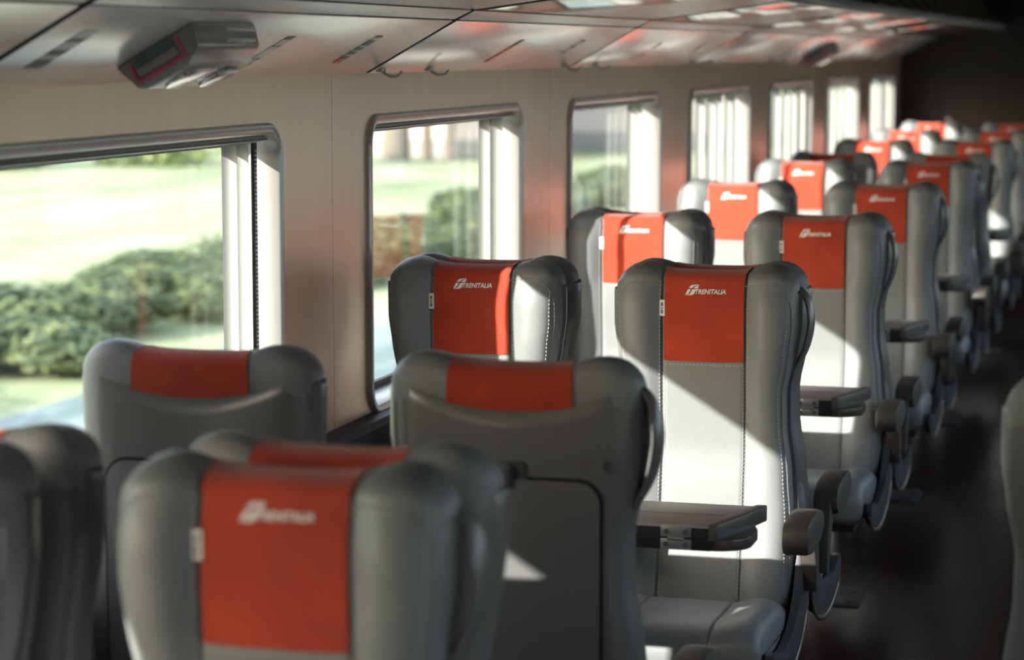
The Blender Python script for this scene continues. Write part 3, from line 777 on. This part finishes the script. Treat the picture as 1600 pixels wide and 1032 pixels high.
# pale buildings and poles beyond the meadow
def building(x0, x1, y, d, h, nw, label, door=None):
    r = bpy.data.objects.new('farm_building', None); C.objects.link(r); r.location = ((x0+x1)/2, y, -1.1); r.rotation_euler = (0, 0, 0); r.empty_display_size = 1
    w = (x1-x0)/2
    mb = MB(); mb.box(-w, w, 0, d, 0, h); link('wall', mb.mesh('wall', M['plaster'], False), r)
    mb = MB(); mb.prism([(-.5, h), (d+.5, h), (d/2, h+1.6)], -w-.4, w+.4, 'x'); link('roof', mb.mesh('roof', M['roof'], False), r)
    mb = MB(); mb.box(-w-.02, w+.02, -.06, 0, 0, .5); link('plinth', mb.mesh('plinth', M['roof'], False), r)
    wm = MB(); wm.box(-.5, .5, -.05, .02, -.6, .6); wm.box(-.56, .56, -.07, -.03, -.68, -.6, 0, 1); wmm = wm.mesh('window', [M['dark_glass'], M['plaster']], False)
    for k in range(nw): link('window', wmm, r, (-w+(k+.5)*2*w/nw, 0, 2.0))
    tag(r, label, 'building', 'pale buildings beyond the meadow')
building(-25, -18.2, 63, 8, 3.6, 4, 'pale pinkish building beyond the meadow at the top of the second window')
building(-17.4, -12.5, 70, 8, 3.8, 3, 'pale building beyond the meadow at the top of the third window')
mb = MB(); mb.tube([(0, 0, -.1), (0, 0, 7)], [.16, .11], seg=10); PM = mb.mesh('utility_pole', M['bark'])
mb = MB(); mb.tube([(0, 0, -.1), (.1, 0, 3), (0, .1, 7)], [.42, .34, .2], seg=10); TMh = mb.mesh('tree_trunk', M['bark'])
tag(link('tree_trunk', TMh, None, (-20.05, 61.0, -1.1)), 'thick grey trunk at the top left of the second window', 'tree trunk')
tag(link('utility_pole', PM, None, (-19.25, 61.3, -1.1)), 'thin pole at the top middle of the second window', 'pole', 'poles beyond the meadow')
tag(link('utility_pole', PM, None, (-18.67, 61.5, -1.1)), 'pole at the top of the second window nearer its slats', 'pole', 'poles beyond the meadow')

# ------------------------------------------------------------------ light
w = bpy.data.worlds.new('World'); SC.world = w; w.use_nodes = True
bg = w.node_tree.nodes['Background']
sky = w.node_tree.nodes.new('ShaderNodeTexSky'); sky.sky_type = 'NISHITA'; sky.sun_disc = False
sky.sun_elevation = math.radians(24.5); sky.sun_rotation = math.radians(220); sky.air_density = 1.0; sky.dust_density = 3.0
mixc = w.node_tree.nodes.new('ShaderNodeMix'); mixc.data_type = 'RGBA'; mixc.inputs['Factor'].default_value = .65
hsv = mixc.inputs['B']; hsv.default_value = (.55, .64, .74, 1)
mul = w.node_tree.nodes.new('ShaderNodeVectorMath'); mul.operation = 'SCALE'; mul.inputs['Scale'].default_value = .25
w.node_tree.links.new(sky.outputs[0], mul.inputs[0]); w.node_tree.links.new(mul.outputs[0], mixc.inputs['A'])
w.node_tree.links.new(mixc.outputs['Result'], bg.inputs['Color']); bg.inputs['Strength'].default_value = 2.8
L = bpy.data.lights.new('sun', 'SUN'); L.energy = 9.6; L.angle = math.radians(.6); L.color = (1., .955, .89)
so = bpy.data.objects.new('sun', L); C.objects.link(so)
d = Vector((1, 1.46, -.645)); so.rotation_euler = d.to_track_quat('-Z', 'Y').to_euler(); so.location = (-20, -20, 15)

# ------------------------------------------------------------------ camera
cam = bpy.data.cameras.new('camera'); co = bpy.data.objects.new('camera', cam); C.objects.link(co); SC.camera = co
co.location = (0, 0, 1.87)
th = math.radians(6.7512); ps = math.radians(15.3819)
co.rotation_euler = (PI/2-th, 0, ps)
cam.sensor_width = 36; cam.sensor_fit = 'HORIZONTAL'; cam.lens = 3700/1600*36; cam.clip_start = .05; cam.clip_end = 500
cam.dof.use_dof = True; cam.dof.focus_distance = 6.05; cam.dof.aperture_fstop = 3.0; cam.dof.aperture_blades = 0
vs_ = SC.view_settings; vs_.view_transform = 'Standard'; vs_.look = 'None'; vs_.gamma = 1; vs_.use_curve_mapping = False; vs_.exposure = .45
